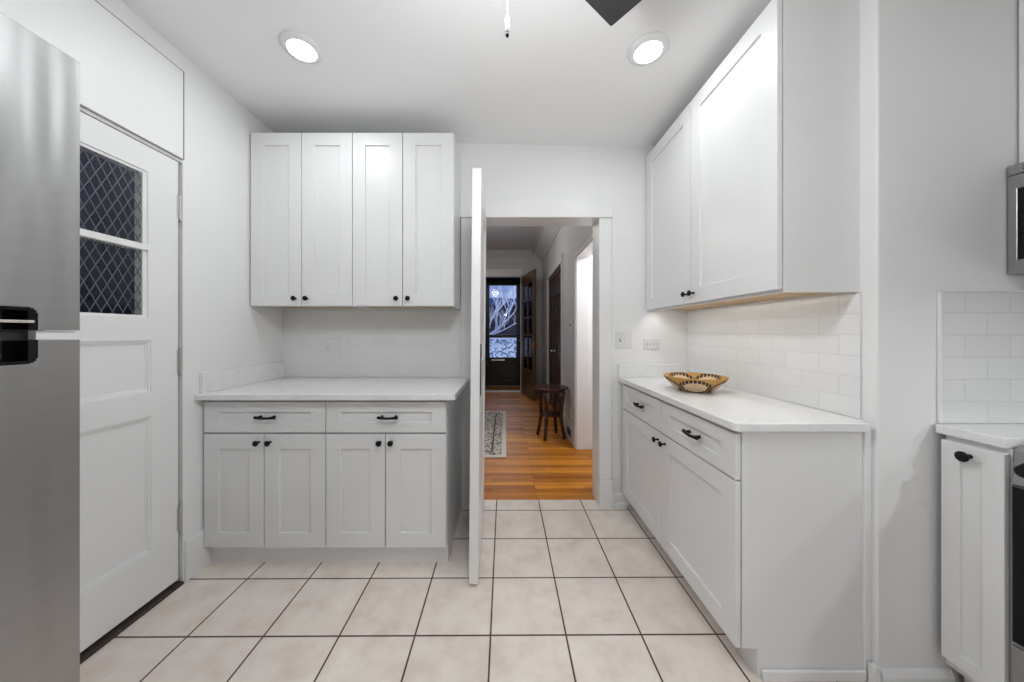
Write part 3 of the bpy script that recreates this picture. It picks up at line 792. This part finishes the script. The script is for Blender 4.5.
# ------------------------------------------------------------------ refrigerator on the left (front looks to +x)
t = thing('refrigerator', 'stainless steel refrigerator at the left edge beside the old door', 'refrigerator', (-.862, -.098, 0), PI / 2)
WF = .750
obj('body', bx(.006, WF - .006, .062, .690, .02, 1.765), 'steeldark', t, bev=.004)
px0, px1 = .42, WF - .058
CR = [(.0, .0022), (.0022, .0052), (.0052, .0095)]; CH = [.0095, .0045, .0016]      # stepped round corner
def pocket_cells(h, base, up):
    cells = [(px0, px1 - .0095, base, base + h, .030)]
    for (a, b), c in zip(CR, CH):
        cells.append((px1 - b, px1 - a, base + (0 if up else c), base + h - (c if up else 0), .030))
    return cells
fd = obj('freezer_door', slab(WF, 1.777 - 1.2350, .058, pocket_cells(.041, 0, True), 0, 1.2350, 0), 'steel', t, bev=.0015, seg=2)
rd = obj('fridge_door', slab(WF, 1.2160 - .07, .058, pocket_cells(.043, 1.2160 - .07 - .043, False), 0, .07, 0), 'steel', t, bev=.0015, seg=2)
def pocket(z0, z1, up):
    w_, h_ = px1 - px0, z1 - z0
    cells = [(.006, w_ - .012, (0 if up else .006), (h_ - .006 if up else h_), .024)]
    for (a, b), c in zip(CR, CH):
        cells.append((w_ - b, w_ - a, *((h_ - c - .0003, h_) if up else (0, c + .0003)), None))
    bm = slab(w_ - .0003, h_, .028, [(a, min(b, w_ - .0003), c, d, e) for a, b, c, d, e in cells], px0, z0, .0012)
    return bm
p1 = tag(obj('handle_pocket', pocket(1.2352, 1.2757, True), 'blackgloss', fd), 'black recessed grip')
p2 = tag(obj('handle_pocket', pocket(1.1733, 1.2158, False), 'blackgloss', rd), 'black recessed grip')
tag(obj('grip_bar', bx(px0 + .02, px1 - .005, -.002, .008, 1.2470, 1.2530), 'chrome', fd, bev=.002), 'thin bright grip bar')
tag(obj('gasket', bx(px1 + .001, WF - .003, .006, .0615, 1.2172, 1.2338), 'plate', t), 'pale seal between the doors')
obj('hinge_strip', bx(.004, px1, .020, .0615, 1.2172, 1.2338), 'castiron', t)
for x in (.06, WF - .06):
    for y in (.12, .62): obj('foot', lathe([(.02, 0), (.02, .0195)], 12, 'Z', (x, y, 0)), 'black', t)
obj('kick_grille', bx(.02, WF - .02, .035, .0615, .022, .065), 'black', t)

# ------------------------------------------------------------------ narrow cabinet, range and microwave at the right edge
nf = YF - .020
t = base_unit('base_cabinet', 'very narrow white base cabinet between the short grey wall and the range', 'cabinet', (1.505, nf, 0), -PI / 2, nf - .957, .60,
    {'drawer': [], 'door': [(.004, nf - .959, (nf - .957) / 2)]}, (.10, .06), doorz=(.131, .868), knob_drop=.034, rail=.045, ks=1.12)
ct = obj('countertop', bx(1.484, XE - .001, .959, YF - .0075, .8845, .9145), 'quartz', bev=.003)
tag(ct, 'short white countertop piece between the short wall and the range', 'countertop')
t = thing('range', 'stainless steel range with black oven door at the right edge', 'range', (1.486, .950, 0), -PI / 2)
WR = .757
obj('body', bx(0, WR, .03, .640, .03, .888), 'steeldark', t, bev=.002)
obj('cooktop', bx(0, WR, .06, .645, .889, .902), 'blackgloss', t, bev=.003)
cp = obj('control_panel', prism([(0, .786), (.029, .786), (.06, .886), (.06, .899), (.028, .899), (.012, .885)], 'X', 0, WR), 'steel', t, bev=.003)
for k in range(5):
    obj('knob', lathe([(.024, .008), (.024, -.004), (.019, -.008), (.017, -.026), (.010, -.028)], 18, 'Y', (.040 + k * .165, 0, .836)), 'black', cp, smooth=True)
od = obj('oven_door', slab(WR - .004, .465, .028, [(.003, WR - .007, .008, .462, .003)], .002, .318, 0), 'steel', t, bev=.003)
obj('oven_window', bx(.0055, WR - .0055, -.002, .0025, .327, .779), 'blackgloss', od)
hb = tube([(.06, -.045, .735), (WR - .06, -.045, .735)], .010, 12)
for x in (.075, WR - .075): tube([(x, .0, .735), (x, -.045, .735)], .008, 8, hb)
obj('handle', hb, 'steel', od, smooth=True)
obj('drawer', slab(WR - .004, .24, .028, [(.03, WR - .034, .20, .22, .008)], .002, .075, 0), 'steel', t, bev=.003)
for k in range(2):
    gb = bmesh.new(); a = .012 + k * .37
    for q in range(5):
        box(gb, a + .01 + q * .085, a + .018 + q * .085, .075, .60, .925, .937)
    for yy in (.075, .33, .59): box(gb, a, a + .36, yy, yy + .010, .922, .936)
    for xx in (a, a + .35):
        for yy in (.075, .59): box(gb, xx, xx + .010, yy, yy + .010, .9025, .925)
    for yy in (.20, .46): lathe([(.05, .9025), (.05, .910), (.038, .913), (.038, .919)], 18, 'Z', (a + .18, yy, 0), gb)
    obj('grate', gb, 'castiron', t, bev=.002)
obj('plinth', bx(.02, WR - .02, .06, .60, 0, .029), 'black', t)

t = thing('microwave', 'stainless over-range microwave at the right edge above the range', 'microwave', (1.738, 1.119, 0), -PI / 2)
WM = .76
obj('body', bx(0, WM, .022, .405, 1.428, 1.806), 'steeldark', t, bev=.003)
md = obj('door', slab(WM - .004, .338, .021, [(.022, WM - .20, .048, .290, .004)], .002, 1.430, 0), 'steeldark', t, bev=.002)
obj('window', bx(.0245, WM - .2025, -.001, .0035, 1.479, 1.719), 'blackgloss', md, bev=.0008)
obj('vent_grille', slab(WM - .004, .034, .021, [(.03, WM - .034, .008, .012, .006), (.03, WM - .034, .020, .024, .006)], .002, 1.7705, 0), 'steeldark', t, bev=.001)
obj('keypad', bx(WM - .18, WM - .02, -.001, .0, 1.48, 1.72), 'blackgloss', md)
hb = tube([(WM - .19, -.035, 1.48), (WM - .19, -.035, 1.72)], .009, 10)
for z in (1.495, 1.705): tube([(WM - .19, 0, z), (WM - .19, -.035, z)], .007, 8, hb)
obj('handle', hb, 'steel', md, smooth=True)
t = upper_unit('wall_cabinet', 'white wall cabinet just above the microwave at the right edge', 'cabinet', (1.80, 1.119, 0), -PI / 2, .76, .345,
    [(.002, .3785, .35), (.3815, .758, .41)], 1.812, 2.47)

# ------------------------------------------------------------------ recessed lights, the seen pair and the added unseen ones
proto = None
labs = ['round lit recessed light in the ceiling above the left counter', 'round lit recessed light in the ceiling above the right counter',
        'added unseen recessed light in the ceiling above the refrigerator', 'added unseen recessed light in the ceiling above the range',
        'added unseen recessed light in the ceiling behind the viewer, left side', 'added unseen recessed light in the ceiling behind the viewer, right side']
for (x, y), lab in zip(CANS, labs):
    if proto is None:
        proto = thing('ceiling_light', lab, 'ceiling light', (x, y, ceil_z(x)), 0, 'recessed ceiling lights')
        obj('trim_ring', lathe([(.062, -.016), (.064, -.016), (.080, -.010), (.089, -.006), (.090, 0.001), (.062, 0.001)], 40, 'Z', close=False), 'trim', proto, smooth=True)
        obj('lens', lathe([(.0615, 0.0), (.0615, -.013), (.055, -.0155), (.001, -.0165)], 40, 'Z'), 'lens', proto, smooth=True)
    else:
        dup(proto, (x, y, ceil_z(x)), lab)

# ------------------------------------------------------------------ ceiling fan with pull chain
FX, FY = 0.003, .747
t = thing('ceiling_fan', 'black ceiling fan with a hanging pull chain, one blade tip showing overhead', 'fan', (FX, FY, ceil_z(FX)))
zc = -(ceil_z(FX) - 2.30)
obj('canopy', lathe([(.065, .001), (.065, -.02), (.045, -.05), (.014, -.055)], 28), 'fan', t, smooth=True)
obj('downrod', lathe([(.012, -.05), (.012, zc + .09)], 14), 'fan', t)
obj('motor_housing', lathe([(.03, zc + .10), (.085, zc + .085), (.105, zc + .05), (.105, zc - .01), (.08, zc - .045), (.055, zc - .05)], 32), 'fan', t, smooth=True)
obj('light_globe', lathe([(.055, zc - .051), (.085, zc - .075), (.090, zc - .10), (.07, zc - .135), (.03, zc - .15), (.001, zc - .152)], 28), 'globe', t, smooth=True)
for k in range(3):
    a = math.atan2(.618, .786) + k * 2 * PI / 3
    mt = Matrix.Rotation(a, 4, 'Z')
    bm = bmesh.new()
    pts = [(.135, -.045), (.20, -.070), (.515, -.072), (.519, -.068), (.519, .068), (.515, .072), (.20, .070), (.135, .045)]
    prism(pts, 'Z', zc - .003, zc + .004, bm); box(bm, .09, .20, -.02, .02, zc + .0035, zc + .010)
    for v in bm.verts: v.co = mt @ v.co
    obj('blade', bm, 'fan', t, bev=.001)
zp = 1.916 - ceil_z(FX)
pc = obj('pull_chain', tube([(0, -.02, zc - .05), (0, -.012, zc - .11), (0, -.001, zc - .18), (0, 0, zp + .045)], .0006, 6), 'caulk', t)
obj('pull', lathe([(.0025, zp + .046), (.0046, zp + .042), (.0046, zp + .010), (.003, zp + .009)], 14), 'trim', pc, smooth=True)
obj('pull_tip', lathe([(.0030, zp + .009), (.0042, zp + .006), (.0036, zp + .001), (.001, zp)], 12), 'black', pc, smooth=True)
